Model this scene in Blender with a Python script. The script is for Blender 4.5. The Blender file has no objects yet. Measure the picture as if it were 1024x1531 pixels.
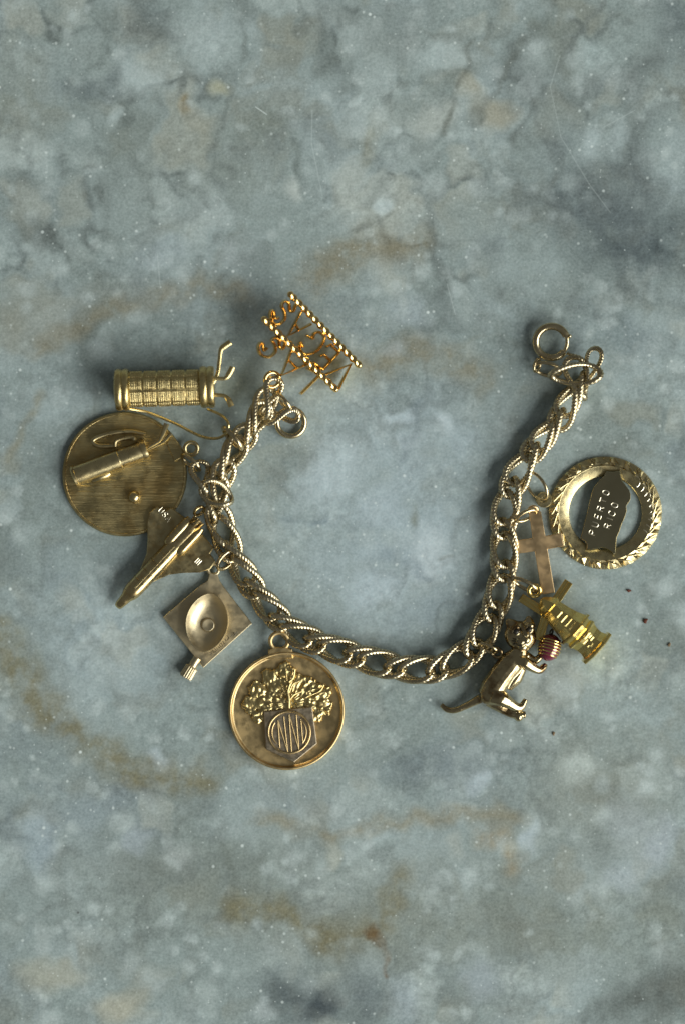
import bpy, bmesh, math, random
import numpy as np
from mathutils import Vector, Matrix, Quaternion, noise

random.seed(7)
P = 0.000117                      # metres per plan unit (one unit = 0.117 mm)
PI = math.pi
scene = bpy.context.scene
C = scene.collection

# ------------------------------------------------------------------ camera
DIST = 0.50
cam_d = bpy.data.cameras.new('camera')
cam = bpy.data.objects.new('camera', cam_d)
C.objects.link(cam)
cam.location = (0, 0, DIST)
cam_d.sensor_fit = 'VERTICAL'
cam_d.sensor_height = 36.0
cam_d.lens = 36.0 * DIST / (1531 * P)
cam_d.clip_start = 0.01
cam_d.clip_end = 50
cam_d.dof.use_dof = True
cam_d.dof.focus_distance = DIST - 18 * P
cam_d.dof.aperture_fstop = 3.2
scene.camera = cam

# ------------------------------------------------------------------ light
world = bpy.data.worlds.new('World')
scene.world = world
world.use_nodes = True
wb = world.node_tree.nodes['Background']
wb.inputs[0].default_value = (0.76, 0.80, 0.80, 1)
wb.inputs[1].default_value = 0.125


def area(name, az, el, dist, sx, sy, watts, col):
    d = bpy.data.lights.new(name, 'AREA')
    d.shape = 'RECTANGLE'
    d.size, d.size_y, d.energy, d.color = sx, sy, watts, col
    o = bpy.data.objects.new(name, d)
    C.objects.link(o)
    v = Vector((math.cos(el) * math.cos(az), math.cos(el) * math.sin(az), math.sin(el)))
    o.location = v * dist
    o.rotation_euler = (-v).to_track_quat('-Z', 'Y').to_euler()
    return o


area('window_light', math.radians(-31), math.radians(28), 3.0, 3.5, 2.0, 149.0, (0.98, 1.0, 0.985))

scene.view_settings.view_transform = 'Standard'
scene.view_settings.look = 'None'
scene.view_settings.gamma = 1
scene.view_settings.exposure = 0
scene.view_settings.use_curve_mapping = False

# ------------------------------------------------------------------ node helpers


def lin(c):
    c = c / 255.0
    return c / 12.92 if c <= 0.04045 else ((c + 0.055) / 1.055) ** 2.4


class NT:
    def __init__(s, name):
        s.mat = bpy.data.materials.new(name)
        s.mat.use_nodes = True
        s.t = s.mat.node_tree
        s.bsdf = s.t.nodes['Principled BSDF']

    def n(s, typ, **kw):
        nd = s.t.nodes.new(typ)
        for k, v in kw.items():
            setattr(nd, k, v)
        return nd

    def set(s, sock, v):
        if isinstance(v, bpy.types.NodeSocket):
            s.t.links.new(v, sock)
        elif v is not None:
            sock.default_value = v

    def math(s, op, a, b=None, clamp=False):
        nd = s.n('ShaderNodeMath', operation=op, use_clamp=clamp)
        s.set(nd.inputs[0], a)
        s.set(nd.inputs[1], b)
        return nd.outputs[0]

    def vm(s, op, a, b=None, scale=None):
        nd = s.n('ShaderNodeVectorMath', operation=op)
        s.set(nd.inputs[0], a)
        s.set(nd.inputs[1], b)
        if scale is not None:
            s.set(nd.inputs['Scale'], scale)
        return nd.outputs['Value'] if op in ('LENGTH', 'DOT_PRODUCT', 'DISTANCE') else nd.outputs[0]

    def noise(s, vec, scale, detail=3, rough=0.55, dist=0.0, out=0):
        nd = s.n('ShaderNodeTexNoise')
        s.set(nd.inputs['Vector'], vec)
        nd.inputs['Scale'].default_value = scale
        nd.inputs['Detail'].default_value = detail
        nd.inputs['Roughness'].default_value = rough
        nd.inputs['Distortion'].default_value = dist
        return nd.outputs[out]

    def vor(s, vec, scale, feature='F1', rnd=1.0):
        nd = s.n('ShaderNodeTexVoronoi', feature=feature)
        s.set(nd.inputs['Vector'], vec)
        nd.inputs['Scale'].default_value = scale
        nd.inputs['Randomness'].default_value = rnd
        return nd

    def mr(s, v, a, b, c=0.0, d=1.0, smooth=True):
        nd = s.n('ShaderNodeMapRange', interpolation_type='SMOOTHSTEP' if smooth else 'LINEAR')
        nd.clamp = True
        s.set(nd.inputs[0], v)
        for i, q in enumerate((a, b, c, d)):
            nd.inputs[1 + i].default_value = q
        return nd.outputs[0]

    def mix(s, f, a, b, mode='MIX'):
        nd = s.n('ShaderNodeMix', data_type='RGBA', blend_type=mode)
        s.set(nd.inputs[0], f)
        s.set(nd.inputs[6], a)
        s.set(nd.inputs[7], b)
        return nd.outputs[2]


# ------------------------------------------------------------------ marble
KALB = 1.56


def mc(r, g, b):
    return (lin(r) * KALB, lin(g) * KALB, lin(b) * KALB, 1)


def wp(x, y, z=0.0):
    return Vector((x - 512.0, 765.5 - y, z))


# --- numpy noise used to grow the stone pattern
def _hash(ix, iy, seed):
    h = (ix.astype(np.int64) * 374761393 + iy.astype(np.int64) * 668265263 + seed * 974634777) & 0xFFFFFFFF
    h = ((h ^ (h >> 13)) * 1274126177) & 0xFFFFFFFF
    h = ((h ^ (h >> 16)) * 2246822519) & 0xFFFFFFFF
    return ((h ^ (h >> 15)) & 0xFFFFFF) / float(0x1000000)


def gnoise(x, y, seed):
    ix, iy = np.floor(x), np.floor(y)
    fx, fy = x - ix, y - iy
    ux, uy = fx * fx * fx * (fx * (fx * 6 - 15) + 10), fy * fy * fy * (fy * (fy * 6 - 15) + 10)
    r = []
    for dx, dy in ((0, 0), (1, 0), (0, 1), (1, 1)):
        t = _hash(ix + dx, iy + dy, seed) * 2 * PI
        r.append(np.cos(t) * (fx - dx) + np.sin(t) * (fy - dy))
    return 1.5 * ((r[0] * (1 - ux) + r[1] * ux) * (1 - uy) + (r[2] * (1 - ux) + r[3] * ux) * uy)


def fbm(x, y, size, octv=4, gain=0.55, seed=1):
    o, amp, tot, fr = 0, 1.0, 0.0, 1.0 / size
    for k in range(octv):
        o = o + amp * gnoise(x * fr + 17.3 * k, y * fr - 9.1 * k, seed + k)
        tot += amp
        amp *= gain
        fr *= 2.03
    return o / tot * 1.25


def cells(x, y, size, seed):
    """jittered cells: nearest distance, gap to the second nearest, two random values of the nearest cell"""
    x, y = x / size, y / size
    ix, iy = np.floor(x), np.floor(y)
    d1 = np.full(x.shape, 9.0)
    d2 = np.full(x.shape, 9.0)
    r1, r2 = np.zeros(x.shape), np.zeros(x.shape)
    for dx in (-1, 0, 1):
        for dy in (-1, 0, 1):
            cx, cy = ix + dx, iy + dy
            d = np.hypot(cx + 0.1 + 0.8 * _hash(cx, cy, seed) - x, cy + 0.1 + 0.8 * _hash(cx, cy, seed + 5) - y)
            nr = d < d1
            d2 = np.where(nr, d1, np.minimum(d2, d))
            r1 = np.where(nr, _hash(cx, cy, seed + 11), r1)
            r2 = np.where(nr, _hash(cx, cy, seed + 12), r2)
            d1 = np.where(nr, d, d1)
    return d1, d2 - d1, r1, r2


def sst(a, b, v):
    t = np.clip((v - a) / (b - a), 0, 1)
    return t * t * (3 - 2 * t)


def marble_sheet(mat):
    def axis(half, fine, far, step, big):
        mid = np.arange(-half, half + 0.01, fine)
        lo = np.arange(-far, -half - 0.5 * step, big)
        return np.concatenate([lo, mid, -lo[::-1]])
    ax = axis(560, 2.5, 1100, 2.5, 12.0)
    ay = axis(810, 2.5, 1300, 2.5, 12.0)
    X, Y = np.meshgrid(ax, ay)
    x, y = X + 512.0, 765.5 - Y                      # plan coordinates
    wx, wy = fbm(x, y, 150, 3, .45, 3), fbm(x, y, 150, 3, .45, 33)
    vx, vy = fbm(x, y, 42, 2, .45, 63), fbm(x, y, 42, 2, .45, 93)
    xa, ya = x + 34 * wx + 12 * vx, y + 34 * wy + 12 * vy      # strongly swirled
    xb, yb = x + 13 * vx + 10 * wx, y + 13 * vy + 10 * wy      # gently swirled

    def col(r, g, b):
        return np.array([lin(r), lin(g), lin(b)]) * KALB

    img = np.zeros(x.shape + (3,))
    img[:] = col(129, 141, 138)

    def lay(f, c):
        nonlocal img
        f = np.clip(f, 0, 1)[..., None]
        img = img * (1 - f) + col(*c) * f

    mod = 0.55 + 0.45 * sst(-0.5, 0.35, fbm(x, y, 48, 4, .55, 7))

    def patch(cx, cy, rx, ry, rot, c, st, soft=0.0, sharp=False):
        px, py = (xb, yb) if sharp else (xa, ya)
        t = math.radians(-rot)
        dx, dy = px - cx, py - cy
        u, v = (dx * math.cos(t) + dy * math.sin(t)) / rx, (-dx * math.sin(t) + dy * math.cos(t)) / ry
        f = st * sst(1.3, soft, np.hypot(u, v))
        lay(f if sharp else f * mod, c)

    # clouds
    lay(0.75 * sst(-0.15, 0.45, fbm(xa, ya, 200, 5, .6, 21)), (146, 159, 158))
    lay(0.60 * sst(0.05, 0.55, fbm(xa, ya, 120, 5, .6, 41)), (121, 126, 117))
    lay(0.50 * sst(0.10, 0.60, fbm(xa, ya, 140, 5, .6, 51)), (106, 117, 119))
    BLUE, GRN, DRK = (152, 167, 171), (117, 122, 111), (78, 87, 89)
    for a in ((590, 800, 170, 150, 0, BLUE, .80), (150, 950, 150, 110, -30, (146, 161, 164), .7),
              (600, 640, 120, 90, 0, BLUE, .55), (120, 300, 150, 70, 0, (138, 151, 150), .5),
              (300, 240, 200, 120, 10, (124, 131, 122), .5), (640, 330, 180, 60, 10, (130, 136, 126), .5),
              (20, 130, 60, 120, 0, GRN, .7), (330, 1330, 330, 110, -8, GRN, .55),
              (700, 1370, 330, 120, 6, GRN, .66), (900, 1180, 140, 110, 0, (128, 131, 119), .6),
              (150, 1230, 130, 90, 0, (130, 143, 146), .5), (120, 470, 150, 50, 18, (134, 135, 124), .55),
              (460, 1180, 110, 50, 0, (137, 148, 147), .4), (840, 520, 110, 80, 0, (132, 146, 147), .5),
              ):
        patch(*a)
    DARKS = ((860, 310, 150, 90, -20, DRK, .70), (965, 370, 130, 95, 20, (62, 72, 74), .88), (1005, 30, 60, 60, 0, DRK, .7),
              (965, 120, 34, 60, -30, (66, 72, 70), .75), (955, 235, 40, 70, 0, (72, 78, 76), .7),
              (225, 45, 90, 38, -15, (90, 95, 90), .66), (145, 128, 90, 24, 5, DRK, .6),
              (470, 60, 12, 42, 0, (66, 74, 72), .6), (455, 255, 10, 45, 5, (74, 82, 76), .6),
              (55, 345, 45, 25, -35, (74, 80, 76), .7), (410, 190, 40, 35, 0, (98, 104, 94), .5),
              (690, 120, 26, 60, -40, (88, 92, 82), .6), (780, 120, 60, 40, 0, (100, 108, 108), .5),
              (880, 130, 60, 30, 0, (92, 100, 100), .5), (600, 60, 90, 40, 0, (112, 120, 116), .5),
              (665, 1155, 100, 55, -8, (92, 103, 108), .66), (480, 1505, 115, 52, 8, (54, 62, 66), .95),
              (565, 1460, 60, 50, -40, (92, 102, 106), .55), (985, 1490, 120, 60, 20, (70, 73, 67), .85), (930, 1390, 150, 70, 10, (112, 120, 111), .6), (985, 1340, 30, 60, -35, (96, 102, 96), .5),
              (15, 1240, 26, 70, 0, (96, 106, 108), .6), (110, 1290, 60, 20, 10, (92, 98, 94), .5),
              (190, 1180, 60, 34, 0, (104, 114, 120), .5), (945, 500, 80, 36, -20, (92, 104, 106), .6),
              (660, 460, 40, 60, 0, (122, 137, 139), .4), (620, 620, 24, 60, -30, (112, 124, 127), .5),
              (340, 1310, 14, 90, 4, (92, 98, 90), .5), (640, 920, 60, 34, 20, (122, 136, 141), .45),
              (770, 1390, 26, 50, 0, (98, 102, 94), .5), (240, 1300, 90, 30, 0, (104, 110, 104), .5),
              (940, 300, 70, 110, 10, (88, 97, 98), .6), (830, 190, 40, 40, 0, (96, 104, 104), .55), (540, 20, 120, 26, 0, (104, 112, 108), .55),
              (430, 1490, 60, 40, 0, (70, 78, 80), .6), (700, 1500, 120, 30, 0, (110, 118, 114), .5), (140, 260, 60, 16, 20, (104, 112, 106), .4))
    # healed rubble: cells with their own tone, smoky seams where the stone is dark, round pale pebbles
    far = 1 - 0.85 * sst(330, 150, np.hypot((x - 570) * .9, y - 800))
    reg = sst(-0.30, 0.25, fbm(x, y, 170, 3, .5, 71)) * far
    top_ = sst(520, 380, y)
    for size, seed, st in ((124, 101, .40), (66, 131, .32)):
        xc, yc = x + 0.30 * size * vx + 0.40 * size * wx, y + 0.30 * size * vy + 0.40 * size * wy
        d1, gap, r1, r2 = cells(xc, yc, size, seed)
        edge = sst(.0, .45, gap)
        lay(st * reg * edge * (r1 > .66), (160, 171, 167))
        lay(st * reg * edge * (r1 < .30), (104, 112, 106))
        lay(st * .7 * reg * edge * (r2 > .84), (150, 147, 128))
        sm = sst(.24, .0, gap) * reg * sst(.0, .5, fbm(x, y, 80, 3, .5, seed + 3))
        lay((0.25 + 0.45 * top_) * sm, (84, 91, 88))
    for size, seed, thr, st in ((52, 201, .64, .60), (30, 231, .68, .60)):
        d1, gap, r1, r2 = cells(x + 7 * vx, y + 7 * vy, size, seed)
        lay(st * sst(.50, .12, d1 / (0.55 + 0.6 * r2)) * (r1 > thr) * (0.35 + 0.65 * far) * sst(-.3, .3, fbm(x, y, 120, 3, .5, seed + 7)), (164, 175, 172))
    for a in DARKS:
        patch(*a)
    lay(.34 * sst(.1, .6, fbm(xa, ya, 62, 3, .5, 241)) * far, (100, 108, 104))
    rid = np.abs(fbm(xb, yb * .8, 130, 4, .55, 151))
    lay(.32 * sst(.14, .0, rid) * sst(0, .4, fbm(x, y, 180, 2, .5, 161)), (86, 93, 91))
    PALE, WARM = (166, 179, 177), (160, 157, 138)
    for a in ((300, 60, 55, 52, 0, PALE, .6), (205, 118, 34, 30, 20, PALE, .65), (175, 175, 18, 28, -15, PALE, .55),
              (665, 90, 52, 26, 5, PALE, .65), (885, 80, 40, 26, 25, (146, 160, 158), .65),
              (886, 215, 22, 38, 0, (158, 171, 170), .75), (922, 205, 16, 34, 0, (150, 163, 162), .65),
              (572, 304, 15, 20, -30, (172, 185, 184), .75), (440, 290, 16, 26, 10, (168, 176, 170), .75),
              (650, 175, 46, 24, 15, (158, 164, 156), .6), (735, 170, 38, 26, 0, (148, 143, 122), .65),
              (700, 135, 22, 26, 20, WARM, .55), (330, 130, 20, 14, 0, (160, 160, 136), .7),
              (870, 1150, 36, 26, 10, (166, 176, 170), .8), (610, 460, 34, 26, 0, (158, 171, 174), .5),
              (590, 520, 16, 14, 0, (168, 181, 185), .6), (560, 400, 40, 26, 10, (150, 158, 152), .5),
              (940, 1240, 40, 60, 20, (148, 158, 158), .65), (980, 1265, 26, 50, -10, (150, 160, 164), .65),
              (930, 1310, 30, 26, 0, (158, 169, 172), .55), (235, 1135, 20, 16, -30, (168, 181, 185), .7),
              (270, 1275, 30, 24, 10, (152, 160, 156), .55), (205, 1255, 20, 24, 0, (150, 161, 165), .6),
              (495, 1275, 14, 28, 0, (160, 166, 156), .65), (80, 1460, 60, 30, 5, (152, 152, 136), .65),
              (180, 1505, 40, 26, 30, (158, 156, 138), .7), (395, 1515, 22, 20, 0, (162, 172, 170), .65),
              (770, 1265, 22, 14, 15, (160, 166, 156), .65), (680, 1260, 16, 20, 0, (150, 156, 148), .55),
              (795, 1250, 9, 24, -8, (160, 173, 177), .65), (605, 1500, 26, 50, 0, (148, 161, 165), .6),
              (715, 1465, 30, 40, 0, (146, 157, 161), .6), (830, 1450, 60, 26, 10, (140, 150, 146), .55),
              (715, 1170, 22, 16, 50, (164, 177, 181), .6), (500, 700, 55, 45, 30, (172, 186, 188), .6), (470, 730, 40, 34, 0, (170, 184, 187), .5), (640, 830, 38, 46, 10, (178, 190, 192), .65), (560, 880, 50, 30, 0, (168, 182, 186), .5), (600, 620, 26, 14, 20, (170, 184, 188), .55),
              (560, 760, 40, 34, 0, (166, 180, 183), .45), (690, 660, 26, 30, 20, (158, 173, 177), .4),
              (662, 635, 14, 22, 0, (176, 189, 191), .7), (612, 655, 12, 14, 0, (172, 186, 189), .6), (60, 1260, 30, 60, 0, (140, 155, 162), .55),
              (240, 380, 60, 20, 20, (152, 165, 167), .45), (350, 385, 26, 22, 0, (158, 169, 168), .55)):
        patch(*a, soft=0.2, sharp=True)

    def seam(pts, wd, c, st, brk=True):
        f = None
        for (x0, y0), (x1, y1) in zip(pts[:-1], pts[1:]):
            bx, by = x1 - x0, y1 - y0
            h = np.clip(((xb - x0) * bx + (yb - y0) * by) / (bx * bx + by * by), 0, 1)
            d = np.hypot(xb - x0 - bx * h, yb - y0 - by * h)
            f = d if f is None else np.minimum(f, d)
        lay(st * sst(wd, 0, f) * (0.45 + 0.55 * sst(-.35, .3, fbm(x, y, 40, 4, .6, 171))), c)

    OCH = (110, 105, 78)
    for q in (([(0, 945), (45, 1045), (140, 1112), (195, 1150)], 46, OCH, .85), ([(215, 1160), (300, 1170)], 46, OCH, .8),
              ([(345, 1358), (425, 1362), (480, 1402)], 34, OCH, .8), ([(490, 1405), (560, 1392), (600, 1320)], 40, (107, 101, 74), .7),
              ([(548, 1392), (572, 1412), (584, 1450)], 9, (92, 68, 34), .8),
              ([(562, 545), (625, 522), (690, 548), (720, 570)], 44, (121, 115, 93), .7),
              ([(470, 410), (540, 366), (620, 372)], 50, (118, 112, 90), .75),
              ([(60, 520), (150, 470), (300, 425), (370, 450)], 28, (124, 118, 96), .6),
              ([(390, 1225), (500, 1246), (600, 1222), (780, 1215)], 22, (126, 116, 88), .55),
              ([(725, 1250), (765, 1245), (770, 1292)], 26, (138, 124, 94), .6),
              ([(560, 180), (540, 240)], 20, (128, 124, 100), .4), ([(282, 150), (282, 165)], 14, (120, 104, 66), .6),
              ([(10, 690), (30, 640), (60, 600)], 16, (126, 120, 96), .5), ([(618, 762), (622, 780)], 15, (108, 112, 98), .7),
              ([(625, 600), (618, 650), (600, 690)], 12, (112, 124, 127), .6), ([(432, 765), (460, 778), (490, 768)], 10, (108, 122, 128), .6),
              ([(580, 830), (625, 850), (640, 865)], 12, (114, 127, 132), .6), ([(660, 835), (672, 832)], 6, (92, 88, 70), .7),
              ([(830, 0), (790, 60), (740, 130), (700, 190)], 12, (92, 98, 92), .6), ([(700, 60), (690, 130), (655, 200)], 10, (86, 90, 82), .6),
              ([(350, 0), (360, 80), (345, 140), (320, 230)], 9, (100, 108, 104), .55), ([(160, 130), (195, 160), (190, 200)], 9, (88, 96, 92), .6),
              ([(815, 130), (790, 160), (770, 210)], 11, (88, 94, 90), .5), ([(900, 0), (860, 60), (820, 110)], 9, (96, 104, 102), .5)):
        seam(*q)
    # crystalline sugar grain, patchy
    gr = sst(-.3, .5, fbm(x, y, 110, 3, .5, 181))
    img *= (1 + (0.14 + 0.16 * gr) * fbm(x, y, 13, 3, .8, 191))[..., None]
    img = np.clip(img, 0.01, 0.95)

    ny, nx = x.shape
    co = np.stack([X, Y, np.zeros_like(X)], -1).reshape(-1, 3) * P
    i = np.arange(ny - 1)[:, None] * nx + np.arange(nx - 1)[None, :]
    quads = np.stack([i, i + 1, i + nx + 1, i + nx], -1).reshape(-1, 4)
    me = bpy.data.meshes.new('marble_tabletop')
    me.vertices.add(len(co))
    me.vertices.foreach_set('co', co.ravel())
    me.loops.add(quads.size)
    me.loops.foreach_set('vertex_index', quads.ravel())
    me.polygons.add(len(quads))
    me.polygons.foreach_set('loop_start', np.arange(0, quads.size, 4))
    me.update(calc_edges=True)
    at = me.color_attributes.new('stone', 'FLOAT_COLOR', 'POINT')
    at.data.foreach_set('color', np.concatenate([img.reshape(-1, 3), np.ones((len(co), 1))], 1).ravel())
    me.materials.append(mat)
    o = bpy.data.objects.new('marble_tabletop', me)
    C.objects.link(o)
    return o


def marble_material():
    m = NT('marble')
    tc = m.n('ShaderNodeTexCoord')
    p = m.vm('SCALE', tc.outputs['Object'], scale=1.0 / P)
    at = m.n('ShaderNodeAttribute', attribute_name='stone')
    col = at.outputs['Color']
    g1 = m.noise(p, 1 / 4.0, 2, 0.7)
    col = m.mix(0.40, col, m.mix(m.mr(g1, 0.30, 0.70, smooth=False), (0.15, 0.15, 0.15, 1), (0.85, 0.85, 0.85, 1)), 'SOFT_LIGHT')
    dens = m.mr(m.noise(m.vm('ADD', p, (55, 5, 5)), 1 / 130, 2), 0.30, 0.60, 0.15, 1.0)
    for sc, rad, thr, st in ((1 / 17, 0.19, 0.66, .5), (1 / 9, 0.20, 0.74, .42), (1 / 48, 0.075, 0.50, .75)):
        v = m.vor(p, sc)
        sep = m.n('ShaderNodeSeparateColor')
        m.t.links.new(v.outputs['Color'], sep.inputs[0])
        f = m.math('MULTIPLY', m.mr(v.outputs['Distance'], rad, rad * 0.25, 0, st), m.math('GREATER_THAN', sep.outputs[0], thr))
        col = m.mix(m.math('MULTIPLY', f, dens), col, mc(208, 217, 212))
    v = m.vor(p, 1 / 85)
    sep = m.n('ShaderNodeSeparateColor')
    m.t.links.new(v.outputs['Color'], sep.inputs[0])
    f = m.math('MULTIPLY', m.mr(v.outputs['Distance'], 0.035, 0.01, 0, .7), m.math('GREATER_THAN', sep.outputs[1], 0.6))
    col = m.mix(f, col, mc(60, 62, 58))
    def after(vec, prev):
        nd = m.n('ShaderNodeVectorMath', operation='MULTIPLY_ADD')
        m.set(nd.inputs[0], prev)
        nd.inputs[1].default_value = (1e-5, 1e-5, 1e-5)
        m.set(nd.inputs[2], vec)
        return nd.outputs[0]
    for pts, st in (([(467, 165), (466, 215), (482, 292)], .2), ([(836, 84), (822, 130), (838, 205), (880, 275), (912, 318)], .16),
                    ([(902, 190), (948, 165)], .2), ([(236, 380), (240, 430)], .2), ([(668, 425), (680, 470)], .22), ([(383, 160), (399, 171)], .6)):
        for (x0, y0), (x1, y1) in zip(pts[:-1], pts[1:]):
            a, b = wp(x0, y0), wp(x1, y1)
            ba = b - a
            pa = m.vm('SUBTRACT', after(p, col), tuple(a))
            h = m.math('MULTIPLY', m.vm('DOT_PRODUCT', pa, tuple(ba)), 1 / ba.length_squared, clamp=True)
            d = m.vm('LENGTH', m.vm('SUBTRACT', pa, m.vm('SCALE', tuple(ba), scale=h)))
            col = m.mix(m.mr(d, 1.5, 0.2, 0.0, st), col, mc(190, 200, 196))
    m.set(m.bsdf.inputs['Base Color'], col)
    m.set(m.bsdf.inputs['Roughness'], m.mr(m.noise(p, 1 / 30, 3, 0.65), 0.3, 0.7, 0.42, 0.62))
    m.bsdf.inputs['Specular IOR Level'].default_value = 0.35
    bp = m.n('ShaderNodeBump')
    bp.inputs['Strength'].default_value = 0.10
    bp.inputs['Distance'].default_value = 0.6 * P
    m.t.links.new(g1, bp.inputs['Height'])
    m.t.links.new(bp.outputs[0], m.bsdf.inputs['Normal'])
    return m.mat


# ------------------------------------------------------------------ metals


def metal(name, c, rough, tarnish=None, tamt=0.5, bump=0.04, brush=None, scale=1 / 14):
    m = NT(name)
    tc = m.n('ShaderNodeTexCoord')
    p = m.vm('SCALE', tc.outputs['Object'], scale=1.0 / P)
    b = m.bsdf
    b.inputs['Metallic'].default_value = 1.0
    if tarnish is None:
        tarnish = (c[0] * 0.72, c[1] * 0.58, c[2] * 0.42)
    f = m.mr(m.noise(p, scale, 4, 0.6), 0.42, 0.70, 0.0, tamt)
    m.set(b.inputs['Base Color'], m.mix(f, (*c, 1), (*tarnish, 1)))
    m.set(b.inputs['Roughness'], m.mr(m.noise(m.vm('ADD', p, (40, 3, 8)), scale * 1.6, 4, 0.65), 0.3, 0.7, rough * 0.75, rough * 1.35))
    bp = m.n('ShaderNodeBump')
    bp.inputs['Distance'].default_value = 1.0 * P
    if brush:
        mp = m.n('ShaderNodeMapping')
        m.set(mp.inputs['Vector'], p)
        mp.inputs['Rotation'].default_value = (0, 0, math.radians(brush[0]))
        mp.inputs['Scale'].default_value = (0.02, 0.34, 0.3)
        mq = m.n('ShaderNodeMapping')
        m.set(mq.inputs['Vector'], p)
        mq.inputs['Rotation'].default_value = (0, 0, math.radians(brush[0] + 82))
        mq.inputs['Scale'].default_value = (0.025, 0.34, 0.3)
        h = m.math('ADD', m.noise(mp.outputs[0], 1.0, 3, 0.6), m.noise(mq.outputs[0], 1.0, 3, 0.6))
        bp.inputs['Strength'].default_value = brush[1]
    else:
        h = m.noise(p, 0.35, 3, 0.6)
        bp.inputs['Strength'].default_value = bump
    m.set(bp.inputs['Height'], h)
    m.t.links.new(bp.outputs[0], b.inputs['Normal'])
    return m.mat


def plain(name, c, rough, metallic=0.0, coat=0.0):
    m = NT(name)
    tc = m.n('ShaderNodeTexCoord')
    p = m.vm('SCALE', tc.outputs['Object'], scale=1.0 / P)
    f = m.noise(p, 0.25, 4, 0.6)
    m.set(m.bsdf.inputs['Base Color'], m.mix(m.mr(f, 0.3, 0.7), (*[q * 0.75 for q in c], 1), (*[min(1, q * 1.2) for q in c], 1)))
    m.bsdf.inputs['Roughness'].default_value = rough
    m.bsdf.inputs['Metallic'].default_value = metallic
    m.bsdf.inputs['Coat Weight'].default_value = coat
    return m.mat


MAT = {
    'chain': metal('antique_pale_gold', (0.64, 0.55, 0.36), 0.29, (0.48, 0.37, 0.19), 0.6, scale=1 / 22),
    'ring': metal('pale_gold_wire', (0.66, 0.55, 0.33), 0.22, tamt=0.45),
    'bright': metal('bright_yellow_gold', (0.90, 0.64, 0.26), 0.16, (0.78, 0.42, 0.12), 0.6),
    'mill': metal('polished_yellow_gold', (0.92, 0.72, 0.27), 0.15, (0.82, 0.54, 0.14), 0.5),
    'bag': metal('worn_brass_gold', (0.70, 0.56, 0.26), 0.30, tamt=0.4),
    'brush': metal('cross_brushed_gold', (0.50, 0.40, 0.19), 0.38, (0.44, 0.29, 0.10), 0.7, brush=(8, 1.0), scale=1 / 40),
    'bagrelief': metal('satin_gold', (0.62, 0.51, 0.27), 0.30, tamt=0.4, scale=1 / 30),
    'shuttle': metal('aged_glossy_gold', (0.64, 0.51, 0.26), 0.24, (0.50, 0.32, 0.12), 0.6),
    'wing': metal('pebbled_gold', (0.56, 0.46, 0.24), 0.36, tamt=0.6, bump=0.25),
    'dish': metal('satin_pale_gold', (0.68, 0.57, 0.36), 0.45, (0.62, 0.50, 0.29), 0.4, bump=0.03, scale=1 / 30),
    'medal': metal('rose_bronze_gold', (0.66, 0.49, 0.24), 0.42, (0.60, 0.44, 0.18), 0.18, bump=0.05, scale=1 / 30),
    'tree': metal('cast_gold_relief', (0.70, 0.56, 0.26), 0.36, tamt=0.5, bump=0.08),
    'shield': metal('grey_gold', (0.52, 0.43, 0.30), 0.40, tamt=0.5, bump=0.08),
    'cat': metal('antiqued_gold', (0.54, 0.44, 0.25), 0.18, (0.20, 0.12, 0.05), 0.95, scale=1 / 18),
    'cross': metal('rose_gold', (0.76, 0.54, 0.29), 0.42, (0.72, 0.50, 0.24), 0.4, bump=0.02, scale=1 / 40),
    'pring': metal('engine_turned_gold', (0.64, 0.54, 0.29), 0.30, tamt=0.45, bump=0.12),
    'plate': metal('mirror_gold_plate', (0.50, 0.44, 0.27), 0.16, (0.42, 0.36, 0.2), 0.4, bump=0.01, scale=1 / 50),
    'letter': metal('cut_bright_gold', (0.85, 0.78, 0.58), 0.35, tamt=0.2),
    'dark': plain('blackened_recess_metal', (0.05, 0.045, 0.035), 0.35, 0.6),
    'red': plain('crimson_enamel', (0.17, 0.022, 0.045), 0.25, 0.2, 0.6),
    'tan': plain('tan_crumb', (0.22, 0.15, 0.08), 0.8),
    'rust': plain('rusty_red_flake', (0.13, 0.035, 0.015), 0.8),
}

# ------------------------------------------------------------------ mesh helpers (plan units, x right, y up in plan, z up)


def frame(x, y, z=0.0, ang=0.0, roll=0.0, pitch=0.0):
    """local x along plan angle ang (degrees counter-clockwise), rolled about it, pitched up"""
    return (Matrix.Translation(wp(x, y, z)) @ Matrix.Rotation(math.radians(ang), 4, 'Z')
            @ Matrix.Rotation(math.radians(-pitch), 4, 'Y') @ Matrix.Rotation(math.radians(roll), 4, 'X'))


ID = Matrix.Identity(4)


def spline(pts, n, closed=False):
    pts = [Vector(q) for q in pts]
    out = []
    N = len(pts)
    segs = N if closed else N - 1
    for i in range(segs):
        if closed:
            a, b, c, d = pts[i - 1], pts[i], pts[(i + 1) % N], pts[(i + 2) % N]
        else:
            b, c = pts[i], pts[i + 1]
            a = pts[i - 1] if i else b * 2 - c
            d = pts[i + 2] if i + 2 < N else c * 2 - b
        for k in range(n):
            t = k / n
            out.append(0.5 * ((2 * b) + (c - a) * t + (2 * a - 5 * b + 4 * c - d) * t * t + (3 * b - a - 3 * c + d) * t ** 3))
    if not closed:
        out.append(pts[-1])
    return out


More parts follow.
